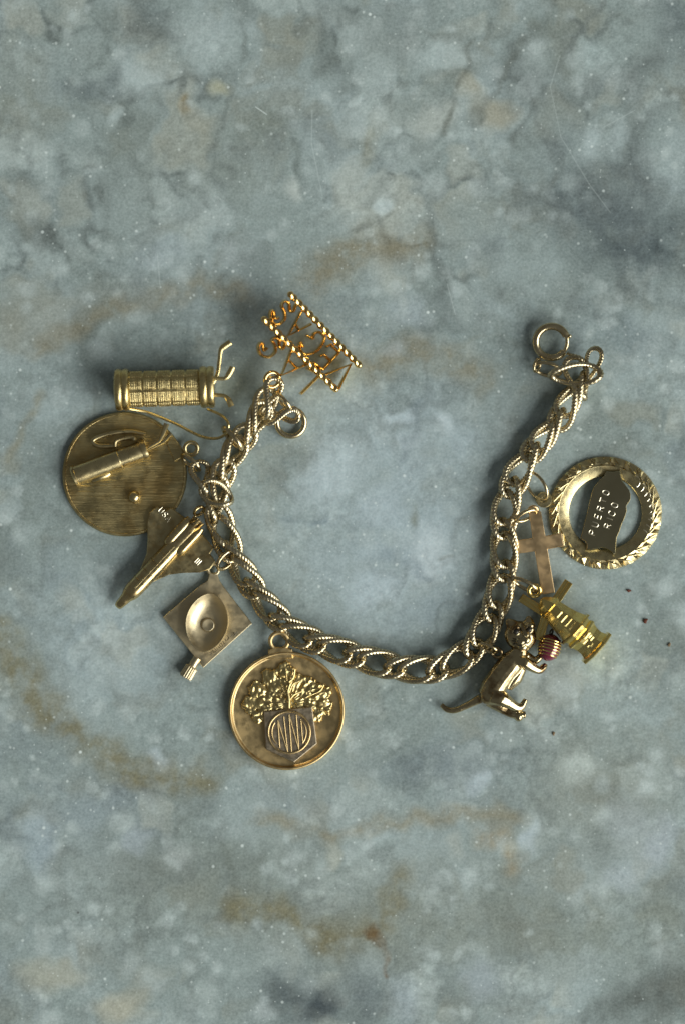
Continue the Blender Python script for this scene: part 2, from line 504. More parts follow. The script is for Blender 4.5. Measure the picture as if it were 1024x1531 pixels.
class MB:
    def __init__(s):
        s.v, s.f = [], []

    def add(s, vs, fs, T=ID):
        o = len(s.v)
        s.v += [T @ Vector(q) for q in vs]
        s.f += [tuple(o + i for i in f) for f in fs]
        return s

    def tube(s, pts, r, sides=10, closed=False, T=ID, lobes=0, pitch=1.0, amp=0.0, flat=1.0, up=None, square=False):
        pts = [Vector(q) for q in pts]
        n = len(pts)
        rs = r if isinstance(r, (list, tuple)) else [r] * n
        tans = []
        for i in range(n):
            a = pts[i - 1] if (i or closed) else pts[i]
            b = pts[(i + 1) % n] if (i < n - 1 or closed) else pts[i]
            t = (b - a)
            tans.append(t.normalized() if t.length > 1e-9 else Vector((1, 0, 0)))
        u = Vector(up) if up else (Vector((0, 0, 1)) if abs(tans[0].z) < 0.9 else Vector((1, 0, 0)))
        u = (u - tans[0] * u.dot(tans[0])).normalized()
        us = [u]
        for i in range(1, n):
            if up:
                q = Vector(up)
                u = (q - tans[i] * q.dot(tans[i])).normalized()
            else:
                u = tans[i - 1].rotation_difference(tans[i]) @ u
                u = (u - tans[i] * u.dot(tans[i])).normalized()
            us.append(u)
        tw = 0.0
        if closed and not up:
            u2 = tans[-1].rotation_difference(tans[0]) @ us[-1]
            tw = math.atan2(tans[0].dot(us[0].cross(u2)), us[0].dot(u2))
        vs, fs, L = [], [], 0.0
        tot = sum((pts[(i + 1) % n] - pts[i]).length for i in range(n if closed else n - 1))
        if lobes and closed:
            cnt = max(1, round(tot / pitch / lobes) * lobes)
            pitch = tot / cnt
        for i in range(n):
            if i:
                L += (pts[i] - pts[i - 1]).length
            w = tans[i].cross(us[i])
            for k in range(sides):
                a = 2 * PI * k / sides - tw * i / n + (PI / 4 if square else 0)
                rr = rs[i]
                if lobes:
                    rr *= 1 + amp * math.cos(lobes * a - 2 * PI * L / pitch)
                if square:
                    rr *= 1.414
                vs.append(pts[i] + us[i] * (math.cos(a) * rr * flat) + w * (math.sin(a) * rr))
        for i in range(n if closed else n - 1):
            j = (i + 1) % n
            for k in range(sides):
                l = (k + 1) % sides
                fs.append((i * sides + k, i * sides + l, j * sides + l, j * sides + k))
        if not closed:
            fs.append(tuple(range(sides))[::-1])
            fs.append(tuple((n - 1) * sides + k for k in range(sides)))
        return s.add(vs, fs, T)

    def ring(s, R, r, T=ID, ry=None, seg=48, sides=10, a0=0, a1=360):
        ry = ry or R
        if a1 - a0 >= 360:
            return s.tube([(R * math.cos(2 * PI * i / seg), ry * math.sin(2 * PI * i / seg), 0) for i in range(seg)], r, sides, True, T)
        A = [math.radians(a0 + (a1 - a0) * i / seg) for i in range(seg + 1)]
        return s.tube([(R * math.cos(a), ry * math.sin(a), 0) for a in A], r, sides, False, T)

    def lathe(s, prof, T=ID, seg=48, sy=1.0, flute=None):
        """prof: (radius, height) along local z"""
        vs, fs = [], []
        n = len(prof)
        for i, (r, h) in enumerate(prof):
            for k in range(seg):
                a = 2 * PI * (k + 0.5) / seg
                q = r * (1 + (flute(a, h) if flute else 0))
                vs.append((q * math.cos(a), q * math.sin(a) * sy, h))
        for i in range(n - 1):
            for k in range(seg):
                l = (k + 1) % seg
                fs.append((i * seg + k, i * seg + l, (i + 1) * seg + l, (i + 1) * seg + k))
        shut = prof[0] == prof[-1]
        if prof[0][0] > 1e-6 and not shut:
            fs.append(tuple(range(seg))[::-1])
        if prof[-1][0] > 1e-6 and not shut:
            fs.append(tuple((n - 1) * seg + k for k in range(seg)))
        return s.add(vs, fs, T)

    def prism(s, out, z0, z1, T=ID, bev=0.6):
        """chamfered plate from a plan outline (list of (x, y))"""
        n = len(out)
        ar = sum(out[i][0] * out[(i + 1) % n][1] - out[(i + 1) % n][0] * out[i][1] for i in range(n))
        if ar < 0:
            out = out[::-1]
        ins = []
        for i in range(n):
            a, b, c = Vector(out[i - 1]), Vector(out[i]), Vector(out[(i + 1) % n])
            d1, d2 = (b - a).normalized(), (c - b).normalized()
            n1, n2 = Vector((-d1.y, d1.x)), Vector((-d2.y, d2.x))
            h = (n1 + n2)
            h = h / max(0.35, h.dot(n1)) if h.length > 1e-6 else n1
            ins.append(b + h * bev)
        lv = [[(*q, z0) for q in out], [(*q, z1 - bev) for q in out], [(q.x, q.y, z1) for q in ins]]
        vs = [q for l in lv for q in l]
        fs = [tuple(range(n))[::-1], tuple(2 * n + k for k in range(n))]
        for i in range(2):
            for k in range(n):
                l = (k + 1) % n
                fs.append((i * n + k, i * n + l, (i + 1) * n + l, (i + 1) * n + k))
        return s.add(vs, fs, T)

    def box(s, sx, sy, sz, T=ID, bev=0.5):
        return s.prism([(-sx / 2, -sy / 2), (sx / 2, -sy / 2), (sx / 2, sy / 2), (-sx / 2, sy / 2)], -sz / 2, sz / 2, T, bev)

    def ball(s, rx, ry, rz, T=ID, seg=24, rows=14):
        vs, fs = [(0, 0, -rz)], []
        for i in range(1, rows):
            t = PI * i / rows - PI / 2
            for k in range(seg):
                a = 2 * PI * k / seg
                vs.append((rx * math.cos(t) * math.cos(a), ry * math.cos(t) * math.sin(a), rz * math.sin(t)))
        vs.append((0, 0, rz))
        e = len(vs) - 1
        for k in range(seg):
            l = (k + 1) % seg
            fs.append((0, 1 + l, 1 + k))
            for i in range(rows - 2):
                fs.append((1 + i * seg + k, 1 + i * seg + l, 1 + (i + 1) * seg + l, 1 + (i + 1) * seg + k))
            fs.append((e, e - seg + k, e - seg + l))
        return s.add(vs, fs, T)

    def mesh(s, name, origin=Vector((0, 0, 0)), scale=P):
        me = bpy.data.meshes.new(name)
        me.from_pydata([(q - origin) * scale for q in s.v], [], s.f)
        me.validate()
        bm = bmesh.new()
        bm.from_mesh(me)
        bmesh.ops.recalc_face_normals(bm, faces=bm.faces)
        bm.to_mesh(me)
        bm.free()
        return me

    def build(s, name, mat, parent=None, smooth=38, voxel=None, smoothing=0):
        org = Vector((0, 0, 0))
        q = parent
        while q is not None:
            org += q.location / P
            q = q.parent
        if voxel:
            me = s.mesh(name, org, 1.0)
            tmp = bpy.data.objects.new('tmp', me)
            C.objects.link(tmp)
            md = tmp.modifiers.new('r', 'REMESH')
            md.mode, md.voxel_size = 'VOXEL', voxel
            if smoothing:
                sm = tmp.modifiers.new('s', 'SMOOTH')
                sm.factor, sm.iterations = 0.5, smoothing
            dg = bpy.context.evaluated_depsgraph_get()
            me2 = bpy.data.meshes.new_from_object(tmp.evaluated_get(dg))
            bpy.data.objects.remove(tmp)
            bpy.data.meshes.remove(me)
            me2.transform(Matrix.Scale(P, 4))
            me2.name = name
            me = me2
        else:
            me = s.mesh(name, org)
        me.materials.clear()
        me.materials.append(MAT[mat] if isinstance(mat, str) else mat)
        for pl in me.polygons:
            pl.use_smooth = smooth > 0
        if 0 < smooth < 180:
            me.set_sharp_from_angle(angle=math.radians(smooth))
        o = bpy.data.objects.new(name, me)
        C.objects.link(o)
        o.parent = parent
        return o


def thing(name, label, cat, x, y, group=None):
    o = bpy.data.objects.new(name, None)
    C.objects.link(o)
    o.location = wp(x, y) * P
    o.empty_display_size = 0.003
    o['label'], o['category'] = label, cat
    if group:
        o['group'] = group
    return o


def poly(pts, z=0.0):
    return [wp(x, y, z) for x, y in pts]


def out2(pts):
    return [(wp(x, y).x, wp(x, y).y) for x, y in pts]


def arcpts(cx, cy, R, a0, a1, n=12, z=0.0):
    return [wp(cx + R * math.cos(math.radians(a0 + (a1 - a0) * i / n)), cy - R * math.sin(math.radians(a0 + (a1 - a0) * i / n)), z) for i in range(n + 1)]


# single-stroke letters in a 0.62 x 1 box
GLY = {
    'P': [[(0, 0), (0, 1), (.4, 1), (.6, .88), (.6, .62), (.4, .5), (0, .5)]],
    'U': [[(0, 1), (0, .25), (.12, .05), (.3, 0), (.48, .05), (.6, .25), (.6, 1)]],
    'E': [[(.55, 0), (0, 0), (0, 1), (.55, 1)], [(0, .52), (.45, .52)]],
    'R': [[(0, 0), (0, 1), (.4, 1), (.6, .88), (.6, .64), (.4, .52), (0, .52)], [(.32, .52), (.62, 0)]],
    'T': [[(.3, 0), (.3, 1)], [(-.02, 1), (.62, 1)]],
    'O': [[(.3, 0), (.1, .08), (0, .3), (0, .7), (.1, .92), (.3, 1), (.5, .92), (.6, .7), (.6, .3), (.5, .08), (.3, 0)]],
    'I': [[(.15, 0), (.15, 1)]],
    'C': [[(.6, .75), (.5, .93), (.3, 1), (.1, .92), (0, .7), (0, .3), (.1, .08), (.3, 0), (.5, .07), (.6, .25)]],
    'S': [[(.56, .82), (.45, .97), (.3, 1), (.1, .95), (.03, .75), (.12, .57), (.45, .45), (.57, .25), (.47, .05), (.28, 0), (.1, .04), (.02, .2)]],
    'A': [[(-.02, 0), (.3, 1), (.62, 0)], [(.1, .35), (.5, .35)]],
}


def lettering(parent, text, T, size, adv, r, mat, z=0.0):
    x = 0.0
    for ch in text:
        mb = MB()
        for st in GLY[ch]:
            mb.tube([(x + a * size, b * size, z) for a, b in st], r, 6, False, T)
        mb.build('letter', mat, parent)
        x += (adv * 0.55 if ch == 'I' else adv)


# ------------------------------------------------------------------ the marble top
top = marble_sheet(marble_material())
slab = MB()
slab.prism([(-1104, -1304), (1104, -1304), (1104, 1304), (-1104, 1304)], -170, -0.8, ID, 4)
slab.build('slab_body', plain('slab_side_stone', (0.30, 0.34, 0.33), 0.5), top, 30)
top['kind'] = 'structure'
top['label'] = 'cloudy blue grey marble slab with ochre veins under the bracelet'

# ------------------------------------------------------------------ bracelet chain
bracelet = thing('bracelet', 'pale gold double link chain of twisted wire ovals lying in a U', 'bracelet', 560, 985)

LA, LB, LR, LZ = 35.5, 17.2, 4.4, 8.4


def link_mesh():
    n = 300
    pts = []
    for i in range(n):
        t = 2 * PI * i / n
        pts.append((LA * math.cos(t), LB * math.sin(t) * (1 - 0.10 * math.cos(t) ** 2), -LZ * math.sin(2 * t)))
    mb = MB()
    mb.tube(pts, LR, 14, True, ID, lobes=4, pitch=5.0, amp=0.145)
    me = mb.mesh('link')
    me.materials.append(MAT['chain'])
    for pl in me.polygons:
        pl.use_smooth = True
    return me


LM = link_mesh()


def put_link(x, y, ang, roll=0.0, pitch=0.0, z=None, sx=1.0, sy=1.0):
    o = bpy.data.objects.new('link', LM)
    C.objects.link(o)
    o.parent = bracelet
    R = Matrix.Rotation(math.radians(ang), 4, 'Z') @ Matrix.Rotation(math.radians(-pitch), 4, 'Y') @ Matrix.Rotation(math.radians(roll), 4, 'X') @ Matrix.Diagonal((sx, sy, 1, 1))
    if z is None:
        z = max(-(R @ Vector(v.co)).z / P for v in list(LM.vertices)[::7]) + 0.4
    o.matrix_local = Matrix.Translation(wp(x, y, z) * P - bracelet.location) @ R
    return o


path = [(398, 604), (380, 640), (356, 672), (336, 708), (325, 752), (338, 800), (362, 850), (394, 898), (436, 940), (490, 965), (550, 986),
        (610, 999), (660, 997), (702, 972), (729, 930), (746, 885), (753, 838), (751, 790), (760, 742), (778, 700), (805, 660), (836, 620), (858, 582)]
sp = [Vector((q.x, q.y)) for q in spline([(x, y, 0) for x, y in path], 24)]
cum = [0.0]
for a, b in zip(sp[:-1], sp[1:]):
    cum.append(cum[-1] + (b - a).length)


def at_s(s):
    s = min(max(s, 0.001), cum[-1] - 0.001)
    i = next(k for k in range(len(cum) - 1) if cum[k + 1] >= s)
    t = (s - cum[i]) / (cum[i + 1] - cum[i])
    q = sp[i].lerp(sp[i + 1], t)
    return q, sp[min(i + 3, len(sp) - 1)] - sp[max(i - 2, 0)]


def roll_at(fr):
    ks = [(0.0, -48), (0.10, -50), (0.17, -30), (0.22, 40), (0.30, 38), (0.40, 26), (0.48, 8), (0.58, 6), (0.66, -10), (0.75, -6), (0.82, -22), (0.90, -48), (1.0, -50)]
    for (a, x), (b, y) in zip(ks[:-1], ks[1:]):
        if fr <= b:
            return x + (y - x) * (fr - a) / (b - a)
    return ks[-1][1]


S0, S1 = 14.0, cum[-1] - 10
npair = round((S1 - S0 - 21) / 61)
pp = (S1 - S0 - 21) / npair
for k in range(npair + 1):
    for h in (0, 1):
        s = S0 + k * pp + h * 21
        q, t = at_s(s)
        fr = s / cum[-1]
        jit = 1.0 if fr < 0.25 or fr > 0.8 else 0.45
        put_link(q.x + random.uniform(-1.5, 1.5) * jit, q.y + random.uniform(-1.5, 1.5) * jit, math.degrees(math.atan2(-t.y, t.x)) + random.uniform(-5, 5) * jit,
                 roll_at(fr) + random.uniform(-9, 9) * jit, random.uniform(-3, 3) * jit)

# loose links at the two ends
put_link(857, 561, 2, 14, 0, 34, 1.05, 0.82)
put_link(881, 551, 74, 32, 0, 24, 0.84, 0.52)
put_link(862, 566, 108, 30, 4, 20, 0.9, 0.9)
put_link(421, 623, 6, 86, 4, 17, 0.72, 0.42)
put_link(404, 596, 70, 70, 0, 30, 0.85, 0.7)
put_link(326, 738, 150, 12, 0, 34, 0.72, 0.9)
put_link(303, 716, 100, 60, 0, 24, 0.72, 0.8)

# spring ring clasp with its small loop
mb = MB().ring(23.5, 5.6, frame(823, 512, 12, 0, 8, 3), a0=22, a1=322, seg=64, sides=14)
mb.build('spring_ring', 'ring', bracelet)
MB().ring(23.5, 2.9, frame(823, 512, 12, 0, 8, 3), a0=-42, a1=26, seg=20).build('ring_catch', 'ring', bracelet)
MB().ball(3.2, 3.2, 4, frame(849.5, 503.5, 16)).build('catch_knob', 'ring', bracelet)
MB().tube(poly([(846, 528), (851, 531), (856, 532)], 12), [2.5, 2.2, 3.0], 8).build('thumb_lever', 'ring', bracelet)
MB().ring(9.5, 2.4, frame(801.5, 547, 12, 75, 62)).build('clasp_loop', 'ring', bracelet)
MB().ring(20, 2.6, frame(817, 553, 14, -14, 48), ry=13).build('jump_ring', 'ring', bracelet)
# end ring
MB().ring(20.5, 4.3, frame(435, 632, 9, 40, 10, 5), sides=14).build('end_ring', 'ring', bracelet)
MB().ring(17, 3.0, frame(423, 600, 20, -48, 74), ry=11).build('jump_ring', 'ring', bracelet)

# ------------------------------------------------------------------ sign charm LAS VEGAS
sg = thing('letter_sign_charm', 'bright gold openwork sign with two rope bars and cut letters', 'charm', 466, 515)


def zc(zx, zy):
    return (380 + zx / 6.02, 430 + zy / 6.02)


SGT = Matrix.Translation(wp(466, 515, 28)) @ Matrix.Rotation(math.radians(14), 4, Vector((0.25, 1, 0)).normalized()) @ Matrix.Translation(-wp(466, 515, 8.5))


def zl(pts):
    return [zc(a, b) for a, b in pts]


for a, b, zz in (((433, 443), (538, 547), 12.5), ((393, 480), (502, 583), 14.5)):
    ln = math.hypot(b[0] - a[0], b[1] - a[1])
    n = 120
    pts = [wp(a[0] + (b[0] - a[0]) * i / n, a[1] + (b[1] - a[1]) * i / n, zz) for i in range(n + 1)]
    mb = MB().tube(pts, 4.6, 16, T=SGT, lobes=2, pitch=11.6, amp=0.22)
    mb.build('rope_bar', 'bright', sg)
    mb = MB()
    mb.ball(5, 5, 5, SGT @ frame(*a, zz))
    mb.build('bar_end', 'bright', sg)
    mb = MB()
    mb.ball(4.6, 4.6, 4.6, SGT @ frame(*b, zz))
    mb.build('bar_end', 'bright', sg)

LET = {
    'V': [[(765, 920), (878, 695), (640, 795)]],
    'E': [[(770, 590), (620, 745)], [(770, 590), (690, 520), (650, 540)], [(695, 668), (625, 610), (595, 625)], [(620, 745), (530, 680)]],
    'G': [[(440, 545), (415, 505), (405, 550), (455, 608), (550, 588), (618, 510), (632, 452), (585, 412), (540, 425), (528, 470)], [(528, 470), (470, 440)]],
    'A': [[(510, 340), (302, 446), (418, 232)], [(400, 400), (365, 330)]],
    'S': [[(215, 285), (180, 290), (172, 240), (150, 222), (138, 270), (165, 330), (215, 345), (268, 300), (270, 240), (243, 180), (268, 138), (308, 160), (318, 222), (350, 222), (372, 165)]],
    'L': [[(420, 965), (600, 790)], [(600, 790), (480, 735)]],
    'A2': [[(335, 570), (240, 800), (470, 700)], [(300, 660), (385, 735)]],
    'S2': [[(110, 555), (80, 575), (72, 520), (45, 515), (30, 560), (60, 620), (130, 634), (184, 588), (180, 530), (154, 490), (180, 464), (215, 482), (225, 545), (255, 560), (282, 490)]],
}
for k, strokes in LET.items():
    mb = MB()
    for st in strokes:
        pts = [wp(*q, 8.5 if len(k) == 1 else 10) for q in zl(st)]
        if k[0] in 'SG' and len(st) > 3:
            pts = spline(pts, 6)
        mb.tube(pts, 2.5, 12, False, SGT, up=(0, 0, 1), flat=3.6)
    mb.build('letter', 'bright', sg, 50)
MB().ring(11, 3.2, frame(408, 569, 30, 60, 22), sides=12).build('hanging_loop', 'bright', sg)

# ------------------------------------------------------------------ golf bag charm
gb = thing('golf_bag_charm', 'gold basket weave golf bag with three clubs lying on its side', 'charm', 250, 583)
GA = 1.8
GT = frame(185, 584, 31.5, GA) @ Matrix.Rotation(PI / 2, 4, 'Y')      # local z runs along the bag
GL = 127.5
MB().lathe([(25, -4), (25.2, 0), (25.2, GL), (23, GL + 4)], GT, 56).build('bag_core', 'bag', gb, 30)
for z0, w in ((-9, 20), (GL - 11, 21)):
    prof = [(24, z0), (29, z0)]
    for i in range(25):
        u = i / 24
        prof.append((29.2 + 2.0 * abs(math.sin(2 * PI * u)) ** 0.6, z0 + w * u))
    prof += [(29, z0 + w), (24, z0 + w)]
    MB().lathe(prof, GT, 64).build('collar', 'bag', gb, 50)
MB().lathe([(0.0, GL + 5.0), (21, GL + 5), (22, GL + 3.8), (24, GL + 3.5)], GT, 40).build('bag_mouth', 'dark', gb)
MB().lathe([(24, -9.1), (20, -10.5), (0, -10.8)], GT, 40).build('bag_foot', 'bag', gb)
cols, rows = 5, 8
cw = (GL - 11 - 11) / cols
for r_ in range(rows):
    for c_ in range(cols):
        a0 = (r_ + 0.07) * 2 * PI / rows + math.radians(98)
        a1 = (r_ + 0.93) * 2 * PI / rows + math.radians(98)
        h0, h1 = 11 + c_ * cw + 0.9, 11 + (c_ + 1) * cw - 0.9
        nu, nv = 31, 27
        vs, fs = [], []
        for i in range(nu):
            for j in range(nv):
                u, v = i / (nu - 1), j / (nv - 1)
                edge = min(u, 1 - u, v, 1 - v) * 14
                bead = abs(math.sin(u * PI * 7)) * abs(math.sin(v * PI * 6))
                rr = 25.1 + min(1, edge) * (0.5 + 1.7 * bead ** 0.6)
                a = a0 + (a1 - a0) * u
                vs.append((rr * math.cos(a), rr * math.sin(a), h0 + (h1 - h0) * v))
        for i in range(nu - 1):
            for j in range(nv - 1):
                fs.append((i * nv + j, i * nv + j + 1, (i + 1) * nv + j + 1, (i + 1) * nv + j))
        MB().add(vs, fs, GT).build('woven_panel', 'bag', gb, 180)
for pts, zz in (([(316, 582), (327, 563), (330, 545), (332.5, 526), (338, 520), (347, 514)], 44),
                ([(312, 570), (325, 568), (339, 568), (345, 561), (350, 551)], 50),
                ([(312, 590), (326, 592), (338, 593.5), (344, 600), (348, 609)], 36)):
    q = spline(poly(pts, zz), 5)
    n = len(q)
    rr = [2.8 if i < n * 0.5 else 2.8 + 1.4 * min(1, (i - n * 0.5) / (n * 0.2)) for i in range(n)]
    MB().tube(q, rr, 8, False, ID, up=(0, 0, 1), flat=0.5).build('club', 'bag', gb, 50)
st = spline([wp(196, 612, 22), wp(222, 617, 14), wp(262, 633, 10), wp(300, 652, 12), wp(325, 656, 20), wp(340, 648, 28), wp(343, 634, 30), wp(333, 622, 22), wp(311, 612, 18)], 8)
MB().tube(st, 2.2, 8).build('strap', 'bag', gb)
MB().ring(20, 3.8, frame(349, 656, 30, -50, 74), ry=13, sides=12).build('jump_ring', 'ring', gb)

# ------------------------------------------------------------------ golf medallion
gm = thing('golf_medallion_charm', 'round cross brushed gold disc with a raised golf bag and ball', 'charm', 187, 709)
DT = frame(187.5, 709, 0.2, 0)
MB().lathe([(0, 0), (91, 0), (93, 1.5), (93, 6), (91.5, 8), (89, 8.2), (88, 7.2), (0, 7.2)], DT, 110).build('disc', 'brush', gm)
b0, b1 = Vector((114, 712)), Vector((221, 671))
ax = b1 - b0
BT = frame(b0.x, b0.y, 16, math.degrees(math.atan2(-ax.y, ax.x))) @ Matrix.Rotation(PI / 2, 4, 'Y')
L = ax.length
MB().lathe([(0, -3), (14.5, -3), (16, -1.5), (16, 1.5), (15, 2.5), (15, L * 0.62), (14.2, L * 0.63), (14.2, L * 0.93), (16, L * 0.935), (16.4, L * 0.96), (16, L), (13, L + 1), (12, L - 2), (0, L - 2)], BT, 40).build('bag_body', 'bagrelief', gm, 30)
for i in range(14):
    pass
MB().lathe([(0, 0), (4, 0.2), (6, 2.5), (6.2, 26), (4.5, 30), (0, 31)], frame(b0.x + 24, b0.y + 6, 13, math.degrees(math.atan2(-ax.y, ax.x))) @ Matrix.Rotation(PI / 2, 4, 'Y'), 20).build('pocket', 'bagrelief', gm, 50)
MB().tube(spline(poly([(219, 649), (196, 645), (168, 648), (146, 655), (141, 661), (150, 667), (172, 667)], 15), 6), 3.4, 10).build('handle', 'bagrelief', gm)
MB().tube(spline(poly([(174, 668), (176, 660), (186, 656), (200, 654), (203, 659)], 18), 5), 3.0, 8).build('buckle', 'bagrelief', gm)
MB().tube(poly([(219, 672), (240, 660), (246, 648), (251, 634)], 17), [2, 2.2, 3.4, 4.2], 8, flat=0.7, up=(0, 0, 1)).build('club', 'bagrelief', gm, 40)
MB().tube(poly([(219, 674), (246, 661), (258, 648)], 15), [2, 2.5, 3], 8, flat=0.8, up=(0, 0, 1)).build('club', 'bagrelief', gm, 40)
MB().ball(9.5, 9.5, 9.5, frame(202, 743, 13)).build('golf_ball', 'bagrelief', gm)
MB().prism(out2([(258, 650), (272, 668), (278, 682), (262, 690), (250, 664)]), 2, 9.5, ID, 1.2).build('tab', 'brush', gm)
MB().ring(9.5, 3.3, frame(287, 671, 9, 20, 12), sides=12).build('hanging_loop', 'bagrelief', gm)
MB().ring(17, 2.8, frame(287, 692, 16, -42, 66), ry=12).build('jump_ring', 'ring', gm)

# ------------------------------------------------------------------ space shuttle charm
ss = thing('space_shuttle_charm', 'gold winged space shuttle resting its wing on the brushed disc', 'charm', 240, 840)
SA = 46.6
ST = frame(177, 907, 3, SA, 0, 1.5)
wing = [(26, 5), (60, 12), (88, 23), (104, 36), (122, 54), (136, 62), (150, 60), (153, 46), (163, 44), (166, 20), (168, 0)]
wing = wing + [(x, -y) for x, y in wing[::-1][1:]]
MB().prism(wing, 3, 9, ST, 1.4).build('wing', 'wing', ss)


def fus(mb, prof, T, zc_=9.0, seg=28, hump=1.0):
    vs, fs = [], []
    for (u, r, zz) in prof:
        for k in range(seg):
            a = 2 * PI * k / seg
            cx, cz = math.cos(a), math.sin(a)
            cz2 = cz if cz > 0 else cz * 0.45
            vs.append((u, r * math.copysign(abs(cx) ** 0.85, cx), zc_ + zz + r * cz2 * hump))
    n = len(prof)
    for i in range(n - 1):
        for k in range(seg):
            l = (k + 1) % seg
            fs.append((i * seg + k, i * seg + l, (i + 1) * seg + l, (i + 1) * seg + k))
    fs.append(tuple(range(seg)))
    fs.append(tuple((n - 1) * seg + k for k in range(seg)))
    mb.add(vs, fs, T)
    return mb


body = [(-1, 2.5, -3), (0, 5, -2.5), (4, 6.6, -1.5), (16, 8.2, 0), (20, 8.8, .4), (26, 11.6, 1.8), (32, 13, 2.5), (38, 13.4, 3)]
body += [(140, 13.6, 3.2), (160, 13.2, 3), (166, 12, 2.6)]
fus(MB(), body, ST).build('fuselage', 'shuttle', ss, 50)
for q in (52, 70, 88, 106):
    pts = [(q, 13.7 * math.copysign(abs(math.cos(a)) ** 0.85, math.cos(a)), 12.3 + 13.7 * math.sin(a)) for a in [math.radians(t) for t in range(-10, 191, 10)]]
    MB().tube(pts, 0.75, 6, False, ST).build('panel_seam', 'shuttle', ss)
MB().prism([(40, -1.4), (125, -1.4), (125, 1.4), (40, 1.4)], 24, 27.0, ST, 0.6).build('bay_seam', 'shuttle', ss)
for v in (-5.2, 5.2):
    MB().ring(3.0, 1.1, ST @ Matrix.Translation((29, v, 20.5)) @ Matrix.Rotation(math.radians(-25), 4, 'Y'), seg=24, sides=8).build('cockpit_window', 'shuttle', ss)
for v in (-11, 11):
    fus(MB(), [(117, 2, 4), (119, 5, 6), (124, 7, 7.5), (132, 7.6, 8), (165, 7.4, 7), (172, 5.4, 6)], ST @ Matrix.Translation((0, v, 0)), 11).build('engine_pod', 'shuttle', ss, 50)
MB().prism([(140, 22), (162, 27), (182, 40), (178, 22)], -1.6, 1.6, ST @ Matrix.Rotation(PI / 2, 4, 'X'), 0.7).build('tail_fin', 'shuttle', ss)
for u, v, zz in ((170, 6, 12), (170, -6, 12), (170, 0, 22)):
    MB().lathe([(2.2, -4), (2.6, 0), (4.2, 5), (5, 9), (4.2, 9), (3.4, 5), (0, 2)], ST @ Matrix.Translation((u, v, zz)) @ Matrix.Rotation(PI / 2, 4, 'Y'), 20).build('engine_bell', 'shuttle', ss, 60)
lettering(ss, 'USA', ST @ Matrix.Translation((146, 54, 9.0)) @ Matrix.Rotation(math.radians(-96), 4, 'Z'), 8.5, 8.2, 0.75, 'letter', 0)
fl = MB()
for a, b in (((0, 0), (9, 0)), ((9, 0), (9, 6)), ((9, 6), (0, 6)), ((0, 6), (0, 0)), ((0, 3), (9, 3)), ((4, 3), (4, 6))):
    fl.tube([(a[0] + 128, a[1] - 44, 9.1), (b[0] + 128, b[1] - 44, 9.1)], 0.75, 6, False, ST)
fl.build('flag_mark', 'letter', ss)
MB().ring(8, 2.6, frame(299, 764, 14, 40, 55)).build('hanging_loop', 'shuttle', ss)

# ------------------------------------------------------------------ square dish charm
dc = thing('square_dish_charm', 'pale satin gold square plate with a concave oval dish and ribbed peg', 'charm', 311, 930)
PT = ID
plate = [(244.8, 922.6), (300, 875), (311, 868), (314, 858), (326, 858), (329, 868), (336, 878), (377.7, 932), (305, 998)]
MB().prism(out2(plate), 4, 9, PT, 1.0).build('plate', 'dish', dc)
# concave pointed-oval bowl
BO = frame(311, 930, 9, 80)
vs, fs = [], []
seg = 72


def eye(t):
    # pointed oval outline, long axis local x
    c, s = math.cos(t), math.sin(t)
    return 44.5 * math.copysign(abs(c) ** 1.06, c), 31.5 * math.copysign(abs(s) ** 1.18, s)


prof = [(0.88, 0), (0.93, 5), (1.0, 15), (0.985, 16), (0.955, 15.0), (0.86, 10.6), (0.7, 5.8), (0.5, 2.3), (0.3, 0.6), (0.0, 0.3)]
for (q, h) in prof:
    for k in range(seg):
        ex, ey = eye(2 * PI * k / seg)
        vs.append((ex * q, ey * q, h))
for i in range(len(prof) - 1):
    for k in range(seg):
        l = (k + 1) % seg
        fs.append((i * seg + k, i * seg + l, (i + 1) * seg + l, (i + 1) * seg + k))
MB().add(vs, fs, BO).build('dish', 'dish', dc, 60)
MB().lathe([(10.2, 0), (10, 2.6), (9, 3.6), (7.5, 3.6), (5, 2.9), (0, 2.6)], frame(312, 934, 9.3), 32).build('boss', 'dish', dc, 60)
HT = frame(296, 983, 8.2, -121) @ Matrix.Rotation(PI / 2, 4, 'Y')
hm = MB()
hm.lathe([(6.2, 0), (6.4, 14), (6.8, 15)], HT, 24)
hm.build('peg', 'dish', dc, 40)
MB().lathe([(6, 14.6), (8.6, 15.5), (9, 18), (9.6, 32), (8.6, 34.5), (0, 35)], HT, 96, flute=lambda a, h: 0.07 * math.cos(16 * a)).build('ribbed_knob', 'dish', dc, 60)
sq = MB()
SQ = [[(160, 690), (215, 660), (230, 700), (170, 740)], [(235, 620), (265, 690), (320, 655)], [(285, 575), (330, 640), (370, 600), (330, 560)],
      [(380, 540), (430, 570)], [(405, 480), (445, 540), (490, 520), (460, 440), (420, 470)], [(500, 390), (525, 480), (560, 440)],
      [(550, 340), (590, 390), (560, 350)], [(620, 270), (660, 330), (610, 380), (640, 300)], [(690, 290), (740, 230), (780, 250), (870, 150)], [(760, 170), (800, 240)], [(740, 200), (790, 180)]]
for s_ in SQ:
    sq.tube([wp(305 + a / 17.07, 935 + b / 17.07, 9.0) for a, b in s_], 0.42, 5)
sq.build('stamped_mark', 'dark', dc)
MB().ring(8.0, 2.6, frame(320, 851, 7.5, 0, 6), sides=12).build('hanging_loop', 'dish', dc)
MB().ring(17, 2.9, frame(340, 837, 22, 48, 55), ry=14).build('jump_ring', 'ring', dc)

